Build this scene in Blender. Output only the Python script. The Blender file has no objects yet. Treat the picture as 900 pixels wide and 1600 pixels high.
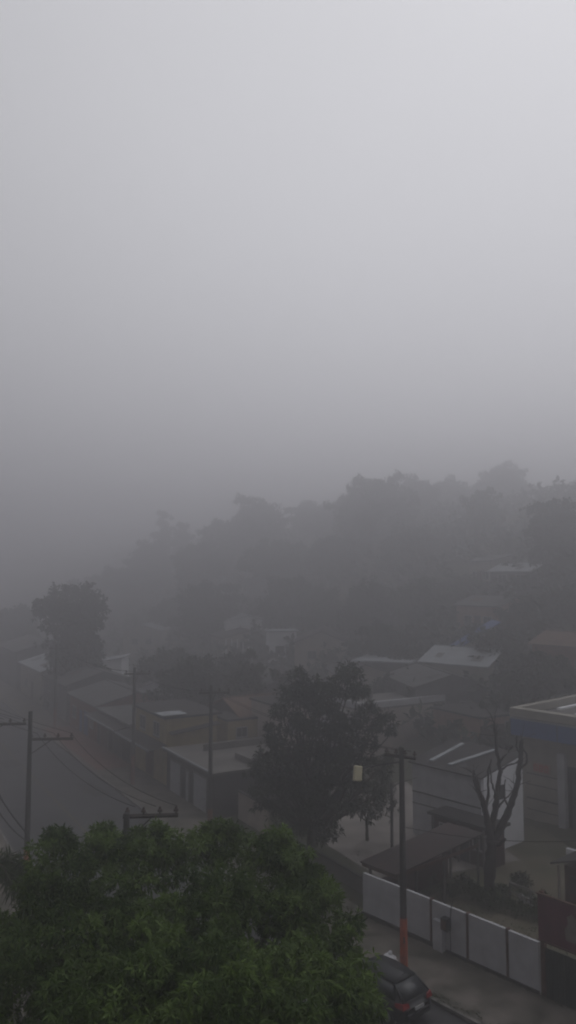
import bpy, math, random
import numpy as np
from mathutils import Vector, Matrix
random.seed(7); rng = np.random.default_rng(7)
S = bpy.context.scene; COL = S.collection
R = math.radians
# ------------------------------------------------------------------ camera measurements
F = 1209.0; CZ = 16.0; PITCH = math.atan(100/F)
def ray(u, v):
    x, yc, f = u-450, 800-v, F
    c, s = math.cos(PITCH), math.sin(PITCH)
    return x, f*c - yc*s, f*s + yc*c
def at(u, v, Y):
    x, y, z = ray(u, v); k = Y/y
    return Vector((x*k, Y, CZ+z*k))
def onz(u, v, z=0.0):
    x, y, dz = ray(u, v); k = (z-CZ)/dz
    return Vector((x*k, y*k, z))
B = Vector((3.5, 37.9, 0))
T1, N1 = Vector((.5, -.8660, 0)), Vector((.8660, .5, 0)); A1 = math.atan2(T1.y, T1.x)
T2, N2 = Vector((.656, -.755, 0)), Vector((.755, .656, 0)); A2 = math.atan2(T2.y, T2.x)
def L1(k, m, z=0): p = B+T1*k+N1*m; p.z = z; return p
def L2(k, m, z=0): p = B+T2*k+N2*m; p.z = z; return p
def g(x, y):                                   # height of the land
    s = max(0.0, .866*x+.5*y-40)
    z = 28*(s/60)**1.3
    if z > 22: z = 22+10*(1-math.exp(-(z-22)/10))
    n = math.sin(x*.11+1.3)*math.cos(y*.09)*min(1, s/25)*1.0
    return z+n
def place(u, v, h):
    Y = 45.0
    while Y < 330:
        p = at(u, v, Y)
        if p.z <= g(p.x, p.y)+h: break
        Y += .5
    p.z = g(p.x, p.y); return p
# ------------------------------------------------------------------ materials
def new_mat(name):
    m = bpy.data.materials.new(name); m.use_nodes = True
    nt = m.node_tree; return m, nt, nt.nodes, nt.links, nt.nodes['Principled BSDF']
def mat(name, c, rough=.85, var=.25, scale=1.5, bump=0.0, bscale=20, c2=None, stain=0.0, wave=None, metal=0, spec=.3):
    m, nt, N, L, b = new_mat(name)
    tc = N.new('ShaderNodeTexCoord')
    no = N.new('ShaderNodeTexNoise'); no.inputs['Scale'].default_value = scale; no.inputs['Detail'].default_value = 8
    L.new(tc.outputs['Object'], no.inputs['Vector'])
    cr = N.new('ShaderNodeValToRGB'); cr.color_ramp.elements[0].position = .32; cr.color_ramp.elements[1].position = .68
    lo = c2 if c2 else tuple(x*(1-var) for x in c); hi = tuple(min(1, x*(1+var*.6)) for x in c)
    cr.color_ramp.elements[0].color = (*lo, 1); cr.color_ramp.elements[1].color = (*hi, 1)
    L.new(no.outputs['Fac'], cr.inputs['Fac']); out = cr.outputs['Color']
    if stain:
        n2 = N.new('ShaderNodeTexNoise'); n2.inputs['Scale'].default_value = .8; n2.inputs['Detail'].default_value = 10; n2.inputs['Roughness'].default_value = .7
        mp = N.new('ShaderNodeMapping'); mp.inputs['Scale'].default_value = (2.2, 2.2, .5)
        L.new(tc.outputs['Object'], mp.inputs['Vector']); L.new(mp.outputs['Vector'], n2.inputs['Vector'])
        r2 = N.new('ShaderNodeValToRGB'); r2.color_ramp.elements[0].position = .45; r2.color_ramp.elements[1].position = .7
        r2.color_ramp.elements[1].color = (stain,)*3+(1,); r2.color_ramp.elements[0].color = (0, 0, 0, 1)
        mx = N.new('ShaderNodeMix'); mx.data_type = 'RGBA'
        L.new(r2.outputs['Color'], mx.inputs[0]); L.new(out, mx.inputs[6]); mx.inputs[7].default_value = (*[x*.35 for x in c], 1)
        out = mx.outputs[2]
    L.new(out, b.inputs['Base Color'])
    b.inputs['Roughness'].default_value = rough; b.inputs['Metallic'].default_value = metal
    b.inputs['Specular IOR Level'].default_value = spec
    if bump or wave:
        bp = N.new('ShaderNodeBump'); bp.inputs['Strength'].default_value = bump or .6; bp.inputs['Distance'].default_value = .03
        if wave:
            w = N.new('ShaderNodeTexWave'); w.inputs['Scale'].default_value = wave; w.bands_direction = 'X'
            L.new(tc.outputs['Object'], w.inputs['Vector']); L.new(w.outputs['Fac'], bp.inputs['Height'])
        else:
            nb = N.new('ShaderNodeTexNoise'); nb.inputs['Scale'].default_value = bscale; nb.inputs['Detail'].default_value = 6
            L.new(tc.outputs['Object'], nb.inputs['Vector']); L.new(nb.outputs['Fac'], bp.inputs['Height'])
        L.new(bp.outputs['Normal'], b.inputs['Normal'])
    return m
def leaf_mat(name, lo, hi, rough=.5, trans=.25):
    m, nt, N, L, b = new_mat(name)
    a = N.new('ShaderNodeAttribute'); a.attribute_name = 'tint'
    cr = N.new('ShaderNodeValToRGB'); cr.color_ramp.elements[0].color = (*lo, 1); cr.color_ramp.elements[1].color = (*hi, 1)
    L.new(a.outputs['Fac'], cr.inputs['Fac']); L.new(cr.outputs['Color'], b.inputs['Base Color'])
    b.inputs['Roughness'].default_value = rough; b.inputs['Specular IOR Level'].default_value = .12
    t = N.new('ShaderNodeBsdfTranslucent'); L.new(cr.outputs['Color'], t.inputs['Color'])
    mx = N.new('ShaderNodeMixShader'); mx.inputs[0].default_value = trans
    L.new(b.outputs[0], mx.inputs[1]); L.new(t.outputs[0], mx.inputs[2]); L.new(mx.outputs[0], N['Material Output'].inputs['Surface'])
    return m
M = dict(
 asphalt=mat('asphalt', (.036,.0355,.039), .6, .6, .35, .3, 60, stain=.7),
 sidewalk=mat('sidewalk', (.135,.118,.105), .9, .5, .9, .8, 14, c2=(.036,.038,.024), stain=.8),
 kerb=mat('kerb', (.17,.16,.15), .9, .4, 2, .3, 30, stain=.5),
 redtile=mat('red_paving', (.15,.07,.055), .9, .3, 1.5, stain=.4),
 yellow=mat('yellow_paint', (.12,.10,.045), .8, .5, 2.5, c2=(.038,.037,.038)),
 wallwhite=mat('grey_white_plaster', (.45,.45,.47), .9, .18, 1.4, .25, 12, stain=.5),
 white=mat('white_plaster', (.82,.83,.86), .9, .08, 1.0, .1, 40, stain=.12),
 cream=mat('cream_plaster', (.32,.30,.26), .9, .2, 1.0, stain=.5),
 tan=mat('tan_plaster', (.34,.275,.14), .9, .22, 1.2, stain=.6),
 pink=mat('pink_plaster', (.36,.24,.19), .9, .2, 1.0, stain=.5),
 beige=mat('beige_plaster', (.38,.33,.29), .9, .2, 1.0, stain=.4),
 grey=mat('grey_plaster', (.13,.13,.135), .9, .3, 1.0, stain=.6),
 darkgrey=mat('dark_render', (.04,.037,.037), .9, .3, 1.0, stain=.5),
 brick=mat('red_brick', (.19,.075,.05), .9, .3, 3.0, stain=.3),
 redwall=mat('dark_red_wall', (.045,.014,.014), .9, .3, 1.4, stain=.5),
 redroof=mat('red_metal_roof', (.026,.010,.009), .7, .4, .5, c2=(.014,.011,.011), wave=3.5, stain=.5),
 orangetile=mat('orange_clay_tile', (.13,.075,.05), .85, .4, 2.0, wave=4.5, stain=.5),
 fiber=mat('fibre_cement_roof', (.10,.10,.10), .9, .35, .8, wave=4.0, stain=.6),
 metalroof=mat('pale_metal_roof', (.30,.32,.34), .55, .2, .6, wave=4.0, stain=.3),
 darkroof=mat('dark_roof', (.035,.032,.032), .85, .4, .8, wave=4.0, stain=.5),
 concrete=mat('concrete', (.13,.122,.115), .9, .35, .8, .3, 25, stain=.6),
 pole=mat('pole_concrete', (.065,.063,.062), .9, .25, 2.5, .3, 30, stain=.4),
 orange=mat('orange_paint', (.42,.09,.035), .75, .35, 3.0, stain=.5),
 wood=mat('weathered_wood', (.05,.042,.038), .9, .3, 5),
 bark=mat('bark', (.055,.045,.038), .95, .4, 3, .8, 14),
 deadbark=mat('dead_bark', (.030,.025,.025), .95, .4, 3, .8, 10),
 blue=mat('blue_paint', (.04,.105,.28), .5, .2, .7, stain=.35),
 bluetarp=mat('blue_tarp', (.035,.08,.24), .6, .25, .8),
 glass=mat('dark_glass', (.02,.022,.025), .12, .1, 1, spec=.6),
 frame=mat('window_frame', (.30,.30,.30), .6, .1, 3),
 rust=mat('rusty_steel', (.085,.04,.028), .85, .4, 6),
 shutter=mat('steel_shutter', (.36,.365,.38), .6, .15, 2, wave=0),
 darkmetal=mat('dark_metal', (.03,.03,.033), .6, .3, 4),
 greengate=mat('green_gate', (.018,.03,.024), .7, .3, 3, stain=.3),
 banner=mat('crimson_banner', (.115,.028,.045), .7, .35, 1.8, stain=.4),
 bannerpale=mat('pale_print', (.2,.18,.16), .8, .3, 4),
 signred=mat('red_lettering', (.40,.06,.05), .7, .2, 4),
 fadedorange=mat('faded_orange_paint', (.20,.085,.055), .85, .3, 3, stain=.5),
 lamp=mat('pale_lamp_housing', (.55,.50,.34), .5, .12, 5),
 rubber=mat('rubber', (.015,.015,.015), .8, .2, 8),
 rim=mat('alloy', (.22,.22,.23), .35, .1, 8, metal=.8),
 carpaint=mat('dark_blue_grey_paint', (.006,.007,.011), .42, .1, 2, spec=.4),
 carglass=mat('car_glass', (.02,.023,.027), .3, .1, 2, spec=.6),
 taillight=mat('red_lens', (.26,.012,.014), .25, .1, 6, spec=.5),
 plate=mat('number_plate', (.38,.38,.38), .5, .1, 10),
 bag=mat('white_plastic', (.6,.6,.62), .5, .15, 6),
 ceramic=mat('insulator', (.05,.03,.025), .4, .2, 8),
 wire=mat('cable_sheath', (.015,.015,.016), .8, .1, 5),
 ground=mat('ground', (.055,.05,.032), .95, .4, .12, .5, 4, c2=(.028,.034,.016)),
 courtyard=mat('worn_courtyard_concrete', (.22,.20,.185), .9, .4, .5, .3, 15, stain=.6),
 yard=mat('yard_earth', (.105,.09,.066), .95, .45, .35, .4, 8, c2=(.055,.06,.03), stain=.5),
 leaf_mango=leaf_mat('mango_leaf', (.016,.038,.010), (.150,.225,.055), .6, .3),
 leaf_dark=leaf_mat('dark_leaf', (.012,.019,.009), (.034,.046,.020)),
 leaf_mid=leaf_mat('mid_leaf', (.018,.032,.010), (.048,.070,.022)),
 leaf_light=leaf_mat('light_leaf', (.045,.07,.025), (.09,.12,.045)),
)
# ------------------------------------------------------------------ mesh helpers
class MB:
    def __init__(s): s.v = []; s.f = []
    def add(s, vs, fs):
        o = len(s.v); s.v += [tuple(p) for p in vs]; s.f += [tuple(i+o for i in q) for q in fs]; return s
    def box(s, x0, y0, z0, x1, y1, z1):
        vs = [(x, y, z) for z in (z0, z1) for x, y in ((x0, y0), (x1, y0), (x1, y1), (x0, y1))]
        return s.add(vs, [(0,3,2,1), (4,5,6,7), (0,1,5,4), (1,2,6,5), (2,3,7,6), (3,0,4,7)])
    def prism(s, pts, z0, z1):
        n = len(pts); vs = [(p[0], p[1], z0) for p in pts]+[(p[0], p[1], z1) for p in pts]
        return s.add(vs, [tuple(range(n))[::-1], tuple(range(n, 2*n))]+[(i, (i+1) % n, n+(i+1) % n, n+i) for i in range(n)])
    def slab(s, quad, th):                       # thick sheet below a quad of 3D points
        up = [Vector(p) for p in quad]; dn = [p-Vector((0, 0, th)) for p in up]
        return s.add(up+dn, [(0,1,2,3), (7,6,5,4), (0,4,5,1), (1,5,6,2), (2,6,7,3), (3,7,4,0)])
    def tube(s, pts, rad, n=7, caps=True):
        pts = [Vector(p) for p in pts]
        if not hasattr(rad, '__len__'): rad = [rad]*len(pts)
        o = len(s.v); ref = Vector((.31, .17, .93))
        for i, p in enumerate(pts):
            d = (pts[min(i+1, len(pts)-1)]-pts[max(i-1, 0)]).normalized()
            if abs(d.dot(ref)) > .95: ref = Vector((1, .1, 0))
            a = d.cross(ref).normalized(); b = d.cross(a)
            for k in range(n):
                t = 2*math.pi*k/n; s.v.append(tuple(p+(a*math.cos(t)+b*math.sin(t))*rad[i]))
        for i in range(len(pts)-1):
            for k in range(n):
                s.f.append((o+i*n+k, o+i*n+(k+1) % n, o+(i+1)*n+(k+1) % n, o+(i+1)*n+k))
        if caps:
            s.f.append(tuple(o+k for k in range(n))[::-1]); s.f.append(tuple(o+(len(pts)-1)*n+k for k in range(n)))
        return s
    def blob(s, c, r, n=10, m=6, sq=(1, 1, 1), jit=.1):
        o = len(s.v)
        for j in range(m+1):
            ph = math.pi*j/m
            for k in range(n):
                t = 2*math.pi*k/n; q = r*(1+random.uniform(-jit, jit))
                s.v.append((c[0]+q*sq[0]*math.sin(ph)*math.cos(t), c[1]+q*sq[1]*math.sin(ph)*math.sin(t), c[2]+q*sq[2]*math.cos(ph)))
        for j in range(m):
            for k in range(n):
                s.f.append((o+j*n+k, o+(j+1)*n+k, o+(j+1)*n+(k+1) % n, o+j*n+(k+1) % n))
        return s
    def build(s, name, m, parent=None, smooth=False, bevel=0):
        me = bpy.data.meshes.new(name); me.from_pydata(s.v, [], s.f); me.validate(); me.update()
        me.materials.append(M[m] if isinstance(m, str) else m)
        if smooth: me.polygons.foreach_set('use_smooth', [True]*len(me.polygons))
        o = bpy.data.objects.new(name, me); COL.objects.link(o)
        if parent: o.parent = parent
        if bevel:
            b = o.modifiers.new('bevel', 'BEVEL'); b.width = bevel; b.segments = 2; b.limit_method = 'ANGLE'
        return o
def tag(o, label=None, cat=None, group=None, kind=None):
    for k, x in (('label', label), ('category', cat), ('group', group), ('kind', kind)):
        if x: o[k] = x
    return o
def thing(name, label, cat, loc=(0, 0, 0), rz=0, group=None):
    o = bpy.data.objects.new(name, None); COL.objects.link(o); o.location = loc; o.rotation_euler = (0, 0, rz)
    o.empty_display_size = .3
    return tag(o, label, cat, group)
# ------------------------------------------------------------------ foliage
def leaves(name, m, centres, dirs, length, width, parent=None, droop=.35, k=9, spread=1.0, lenvar=.25, tint=None):
    """k leaves in a rosette at every centre, fanned round dirs"""
    n = len(centres)
    c = np.repeat(centres, k, 0); d = np.repeat(dirs, k, 0)
    r = rng.normal(size=(n*k, 3)); r /= np.linalg.norm(r, axis=1)[:, None]
    ld = d*.55+r*spread; ld[:, 2] -= droop
    ld /= np.linalg.norm(ld, axis=1)[:, None]
    side = np.cross(ld, rng.normal(size=(n*k, 3))*.5+np.array([0, 0, 1.0])); side /= (np.linalg.norm(side, axis=1)[:, None]+1e-6)
    up = np.cross(side, ld)
    Ln = length*(1+rng.uniform(-lenvar, lenvar, n*k))[:, None]; W = width*(1+rng.uniform(-lenvar, lenvar, n*k))[:, None]
    base = c+ld*Ln*.08; tip = c+ld*Ln-np.array([0, 0, 1.0])*Ln*.12
    mid = c+ld*Ln*.5
    l = mid+side*W*.5+up*W*.15; rr = mid-side*W*.5+up*W*.15
    V = np.stack([base, l, tip, rr], 1).reshape(-1, 3)
    nt = n*k; idx = np.arange(nt)*4
    tris = np.stack([idx, idx+1, idx+2, idx, idx+2, idx+3], 1).reshape(-1)
    me = bpy.data.meshes.new(name)
    me.vertices.add(len(V)); me.vertices.foreach_set('co', V.astype(np.float32).reshape(-1))
    me.loops.add(len(tris)); me.loops.foreach_set('vertex_index', tris.astype(np.int32))
    me.polygons.add(nt*2); me.polygons.foreach_set('loop_start', (np.arange(nt*2)*3).astype(np.int32))
    me.polygons.foreach_set('loop_total', np.full(nt*2, 3, np.int32))
    at_ = me.attributes.new('tint', 'FLOAT', 'FACE')
    clump = rng.uniform(0, 1, n) if tint is None else np.clip(tint+rng.uniform(-.18, .18, n), 0, 1); clump = np.repeat(clump, k); one = rng.uniform(0, 1, nt)
    at_.data.foreach_set('value', np.repeat(np.clip(clump*.7+one*.3, 0, 1), 2).astype(np.float32))
    me.update(); me.validate(); me.materials.append(M[m])
    o = bpy.data.objects.new(name, me); COL.objects.link(o)
    if parent: o.parent = parent
    return o
def lobe_points(lobes, dens, inner=.35, flat=.85, lump=.16):
    P, D = [], []; lobe_points.tint = []
    for (c, r) in lobes:
        n = max(12, int(dens*4*math.pi*r*r)); c = np.array(c)
        d = rng.normal(size=(n, 3)); d /= np.linalg.norm(d, axis=1)[:, None]
        d[:, 2] = np.where(d[:, 2] < -.35, -d[:, 2], d[:, 2])
        ph = rng.uniform(0, 6, 6)
        w = 1+lump*(np.sin(d[:, 0]*5+ph[0])+np.sin(d[:, 1]*5+ph[1])+np.sin(d[:, 2]*6+ph[2]))*.6
        rad = r*w*np.where(rng.uniform(size=n) < inner, rng.uniform(.35, .85, n), rng.uniform(.86, 1.05, n))
        p = d*rad[:, None]; p[:, 2] *= flat
        P.append(p+c); D.append(d); lobe_points.tint.append(np.full(n, rng.uniform(0, 1)))
    lobe_points.tint = np.concatenate(lobe_points.tint)
    return np.concatenate(P), np.concatenate(D)
def limb(mb, p0, p1, r0, r1, n=6, sides=7, wob=.08):
    p0, p1 = Vector(p0), Vector(p1); L = (p1-p0).length; pts = []; rr = []
    for i in range(n+1):
        t = i/n; p = p0.lerp(p1, t)
        if 0 < i < n: p += Vector((random.uniform(-1, 1), random.uniform(-1, 1), random.uniform(-.4, .4)))*L*wob*.5
        pts.append(p); rr.append(r0+(r1-r0)*t)
    mb.tube(pts, rr, sides); return pts
def tree(name, label, cat, base, lobes, leafm, length, width, dens, k=7, trunk_r=.25, group=None, fork=.45, bark='bark', droop=.3, lump=.16, inner=.35, flat=.85, limbs=99):
    root = thing(name, label, cat, base, group=group)
    b = Vector(base); lob = [(Vector(c)-b, r) for c, r in lobes]
    mz = sum(c.z for c, r in lob)/len(lob); mx = sum((c for c, r in lob), Vector())/len(lob)
    f = Vector((mx.x*.4, mx.y*.4, max(.8, mz*fork)))
    mb = MB(); limb(mb, (0, 0, -.3), f, trunk_r*1.15, trunk_r*.8, 5, 9, .04)
    for c, r in lob[:limbs]:
        limb(mb, f-Vector((0, 0, .1)), c.lerp(f, .05), trunk_r*.5, trunk_r*.10, 6, 6)
    mb.build('trunk', bark, root, True)
    P, D = lobe_points([(tuple(c), r) for c, r in lob], dens, inner=inner, lump=lump, flat=flat)
    leaves('crown', leafm, P, D, length, width, root, droop=droop, k=k, tint=lobe_points.tint)
    return root
def far_tree(u, v, Y, wpx, label, leafm='leaf_dark', vb=None, tall=1.0, n=13, seed=None, name='hillside_tree', cat='tree'):
    """crown top at pixel row v measured at depth Y, crown wpx wide"""
    top = at(u, v, Y); gz = g(top.x, top.y); H = top.z-gz
    w = wpx/F*Y/2
    base = Vector((top.x, top.y, gz)); lobes = []
    hc = max(H*.68, min(H-.5, 1.5*w))*tall
    hc = min(hc, H-.8)
    for i in range(n):
        t = (i+.5)/n; a = i*2.4+random.uniform(-.4, .4)
        zz = H-hc*t**.9
        prof = math.sin(math.pi*min(1, .22+t*.62))
        rr = w*random.uniform(.34, .5)
        off = max(0, w*prof-rr)*(0 if i == 0 else random.uniform(.6, 1))
        lobes.append((base+Vector((math.cos(a)*off, math.sin(a)*off*.9, zz-rr*.85)), rr))
    lobes[0] = (base+Vector((random.uniform(-.2, .2)*w, 0, H-w*.36)), w*.38)
    for i in range(9):
        a = random.uniform(0, 6.28); q = random.uniform(.7, 1.15)*w; lobes.append((base+Vector((math.cos(a)*q, math.sin(a)*q, H-hc*random.uniform(.05, .8)-w*.1)), w*random.uniform(.10, .2)))
    for i in range(3):
        a = random.uniform(0, 6.28); lobes.append((base+Vector((math.cos(a)*w*.5, math.sin(a)*w*.5, H-w*random.uniform(.0, .25))), w*random.uniform(.10, .18)))
    for i in range(3):
        lobes.append((base+Vector((random.uniform(-.3, .3)*w, random.uniform(-.3, .3)*w, H-hc*random.uniform(.3, .7))), w*.5))
    ls = .28+Y*.0016
    return tree(name, label, cat, base, lobes, leafm, ls, ls*.5, 5.5/ls**1.2*.30, k=6, trunk_r=.1+H*.018, fork=.4, lump=.34, inner=.3, limbs=14)
# ------------------------------------------------------------------ setting: land, road, pavements
def terrain():
    n = 150; R_ = 440; v = []; f = []
    ax = [R_*math.copysign(abs(t)**1.6, t) for t in np.linspace(-1, 1, n)]
    xs = [a for a in ax]; ys = [60+a for a in ax]
    for y in ys:
        for x in xs: v.append((x, y, g(x, y)-(.02 if .866*x+.5*y < 39 else 0)))
    for j in range(n-1):
        for i in range(n-1): f.append((j*n+i, j*n+i+1, (j+1)*n+i+1, (j+1)*n+i))
    mb = MB(); mb.v = v; mb.f = f
    o = mb.build('ground', 'ground', smooth=True); o['kind'] = 'structure'
terrain()
def off_line(o, far=-330, near=60):
    """polyline o metres on the street side of the frontage line"""
    a, b = N1, N2; d1 = a.dot(B)-o; d2 = b.dot(B)-o
    det = a.x*b.y-a.y*b.x
    P = Vector(((d1*b.y-a.y*d2)/det, (a.x*d2-b.x*d1)/det, 0))
    pts = [P+T1*far]
    for t in np.linspace(0, 1, 9):               # rounded bend
        q0, q1, q2 = P-T1*9, P, P+T2*9
        pts.append(q0*(1-t)**2+q1*2*t*(1-t)+q2*t*t)
    pts.append(P+T2*near); return pts
def strip(name, o0, o1, z0, z1, m):
    a, b = off_line(o0), off_line(o1); mb = MB(); n = len(a)
    vs = [(p.x, p.y, z1) for p in a]+[(p.x, p.y, z1) for p in b]
    fs = [(i, i+1, n+i+1, n+i) for i in range(n-1)]
    if z0 is not None:
        vs += [(p.x, p.y, z0) for p in a]+[(p.x, p.y, z0) for p in b]
        fs += [(i, 2*n+i, 2*n+i+1, i+1) for i in range(n-1)]+[(n+i, n+i+1, 3*n+i+1, 3*n+i) for i in range(n-1)]
    mb.add(vs, fs); o = mb.build(name, m); o['kind'] = 'structure'; return o
strip('road', 3.4, 12.6, None, .0, 'asphalt')
strip('sidewalk', .02, 3.28, -.05, .13, 'sidewalk')
strip('kerb', 3.28, 3.42, -.05, .136, 'kerb')
strip('opposite_sidewalk', 12.74, 16, -.05, .13, 'sidewalk')
strip('opposite_kerb', 12.58, 12.72, -.05, .136, 'kerb')
strip('road_marking', 7.9, 8.02, None, .004, 'yellow')
for k, m_, w_, l_ in ((-30, -5.5, 1.4, 4.2), (-41, -9.6, 1.8, 3.0), (-22, -6.4, 1.0, 2.2), (-60, -6.0, 1.6, 6.0)):
    q = [L1(k, m_), L1(k+l_, m_+.2), L1(k+l_-.3, m_+w_), L1(k+.2, m_+w_-.2)]
    mb = MB(); mb.add([(p.x, p.y, .004) for p in q], [(0, 1, 2, 3)]); o = mb.build('road_patch', 'darkgrey'); o['kind'] = 'structure'
for k, m_, w_, l_ in ((9.0, -5.2, .9, 1.6), (3.5, -6.6, 1.1, 2.8)):
    q = [L2(k, m_), L2(k+l_, m_+.1), L2(k+l_-.2, m_+w_), L2(k+.1, m_+w_-.1)]
    mb = MB(); mb.add([(p.x, p.y, .004) for p in q], [(0, 1, 2, 3)]); o = mb.build('road_patch', 'darkgrey'); o['kind'] = 'structure'
q = [L1(-53, -3.0), L1(-33, -3.0), L1(-33, -.1), L1(-53, -.1)]
mb = MB(); mb.add([(p.x, p.y, .135) for p in q], [(0, 1, 2, 3)]); o = mb.build('red_paving', 'redtile'); o['kind'] = 'structure'
q = [L2(.5, .3), L2(22, .3), L2(22, 22), L2(-9, 22), L1(-1, 8)]
mb = MB(); mb.add([(p.x, p.y, -.004) for p in q], [tuple(range(len(q)))]); o = mb.build('yard_ground', 'yard'); o['kind'] = 'structure'
q = [L1(-20, 4.5), L1(-2.5, 3.5), L1(-1.5, 12), L1(-18, 17)]
mb = MB(); mb.add([(p.x, p.y, .003) for p in q], [(0, 1, 2, 3)]); o = mb.build('courtyard_paving', 'courtyard'); o['kind'] = 'structure'
# ------------------------------------------------------------------ buildings
def window(root, face, W, D, x, z, w, h, barred=False):
    """face 'front' looks to -y, 'end' looks to +x; x runs along the face"""
    def bx(mb, a0, z0, a1, z1, p0, p1):
        if face == 'front': mb.box(a0, -p1, z0, a1, -p0, z1)
        else: mb.box(W+p0, a0, z0, W+p1, a1, z1)
    f = MB(); t = .07
    bx(f, x-t, z-t, x, z+h+t, -.02, .05); bx(f, x+w, z-t, x+w+t, z+h+t, -.02, .05)
    bx(f, x, z+h, x+w, z+h+t, -.02, .05); bx(f, x, z-t, x+w, z, -.02, .05); bx(f, x+w/2-.025, z, x+w/2+.025, z+h, -.02, .04)
    fo = f.build('window', 'frame', root)
    p = MB(); bx(p, x+.002, z+.002, x+w/2-.027, z+h-.002, -.05, .012); bx(p, x+w/2+.027, z+.002, x+w-.002, z+h-.002, -.05, .012)
    p.build('pane', 'glass', fo)
    s = MB(); bx(s, x-.12, z-t-.06, x+w+.12, z-t-.003, -.02, .11); s.build('sill', 'concrete', fo)
def door(root, face, W, D, x, w, h, m='rust', name='door', z0=.05):
    def bx(mb, a0, z0, a1, z1, p0, p1):
        if face == 'front': mb.box(a0, -p1, z0, a1, -p0, z1)
        else: mb.box(W+p0, a0, z0, W+p1, a1, z1)
    d = MB(); bx(d, x, z0, x+w, h, -.04, .03)
    n = int(w/.3)
    for i in range(n): bx(d, x+w*(i+.5)/n-.02, z0+.05, x+w*(i+.5)/n+.02, h-.05, .03, .045)
    do = d.build(name, m, root)
    hd = MB(); bx(hd, x+w*.86, 1.0, x+w*.86+.12, 1.05, .05, .09); hd.build('handle', 'darkmetal', do)
    fr = MB(); bx(fr, x-.07, z0, x-.003, h+.07, -.03, .06); bx(fr, x+w+.003, z0, x+w+.07, h+.07, -.03, .06); bx(fr, x-.003, h+.003, x+w+.003, h+.07, -.03, .06)
    fr.build('frame', 'concrete', do)
def house(name, label, cat, loc, rz, W, D, H, wall, roofm, roof='flat', rh=1.0, wins=(), doors=(), over=.35, group=None, tank=False):
    """W along local x (street), D along local y, front at y=0"""
    root = thing(name, label, cat, loc, rz, group)
    mb = MB()
    if roof == 'gable':        # ridge along x
        mb.add([(0,0,-1.5),(W,0,-1.5),(W,D,-1.5),(0,D,-1.5),(0,0,H),(W,0,H),(W,D,H),(0,D,H),(0,D/2,H+rh),(W,D/2,H+rh)],
               [(0,1,5,4),(2,3,7,6),(1,2,6,9,5),(3,0,4,8,7),(4,5,9,8),(6,7,8,9)])
    elif roof == 'gabley':     # ridge along y
        mb.add([(0,0,-1.5),(W,0,-1.5),(W,D,-1.5),(0,D,-1.5),(0,0,H),(W,0,H),(W,D,H),(0,D,H),(W/2,0,H+rh),(W/2,D,H+rh)],
               [(0,1,5,8,4),(2,3,7,9,6),(1,2,6,5),(3,0,4,7),(5,6,9,8),(7,4,8,9)])
    elif roof == 'shed':       # rises to the back
        mb.add([(0,0,-1.5),(W,0,-1.5),(W,D,-1.5),(0,D,-1.5),(0,0,H),(W,0,H),(W,D,H+rh),(0,D,H+rh)],
               [(0,1,5,4),(1,2,6,5),(2,3,7,6),(3,0,4,7),(4,5,6,7)])
    else: mb.box(0, 0, -1.5, W, D, H)
    mb.build('wall', wall, root)
    r = MB(); o = over
    if roof == 'gable':
        s = rh/(D/2)
        for sg in (0, 1):
            y0, y1 = (-o, D/2) if sg == 0 else (D+o, D/2)
            z0 = H-s*o+.1; z1 = H+rh+.1
            qd = [(-o, y0, z0), (W+o, y0, z0), (W+o, y1, z1), (-o, y1, z1)]
            r.slab(qd if sg == 0 else qd[::-1], .09)
        r.box(-o, D/2-.12, H+rh+.06, W+o, D/2+.12, H+rh+.16)
    elif roof == 'gabley':
        s = rh/(W/2)
        for sg in (0, 1):
            x0, x1 = (-o, W/2) if sg == 0 else (W+o, W/2)
            z0 = H-s*o+.1; z1 = H+rh+.1
            qd = [(x0, -o, z0), (x1, -o, z1), (x1, D+o, z1), (x0, D+o, z0)]
            r.slab(qd if sg == 0 else qd[::-1], .09)
        r.box(W/2-.12, -o, H+rh+.06, W/2+.12, D+o, H+rh+.16)
    elif roof == 'shed':
        s = rh/D
        r.slab([(-o, -o, H-s*o+.1), (W+o, -o, H-s*o+.1), (W+o, D+o, H+rh+s*o+.1), (-o, D+o, H+rh+s*o+.1)], .09)
    elif roof == 'parapet':
        pass
    else:
        r.box(-o, -o, H+.002, W+o, D+o, H+.16)
    ro = r.build('roof', roofm, root)
    if roof == 'gable':
        s = rh/(D/2)
        for i in range(int(W/2.5)):
            x0 = random.uniform(0, W-1.2); y0 = random.uniform(0, D/2-1.3); y1 = y0+random.uniform(.8, 1.3); x1 = x0+random.uniform(.6, 2.0); z = lambda y: H+s*y+.125
            MB().slab([(x0, y0, z(y0)), (x1, y0, z(y0)), (x1, y1, z(y1)), (x0, y1, z(y1))], .02).build('roof_sheet', random.choice(('fiber', 'darkroof', 'rust', 'concrete')), ro)
    for w_ in wins: window(root, w_[0], W, D, *w_[1:])
    for d_ in doors: door(root, d_[0], W, D, *d_[1:])
    if tank:
        t = MB(); t.tube([(W*.6, D*.5, H+.1), (W*.6, D*.5, H+1.1)], [.62, .7], 14); t.tube([(W*.6, D*.5, H+1.1), (W*.6, D*.5, H+1.25)], [.72, .2], 14)
        t.build('water_tank', 'bluetarp', root, True)
    return root
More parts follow.
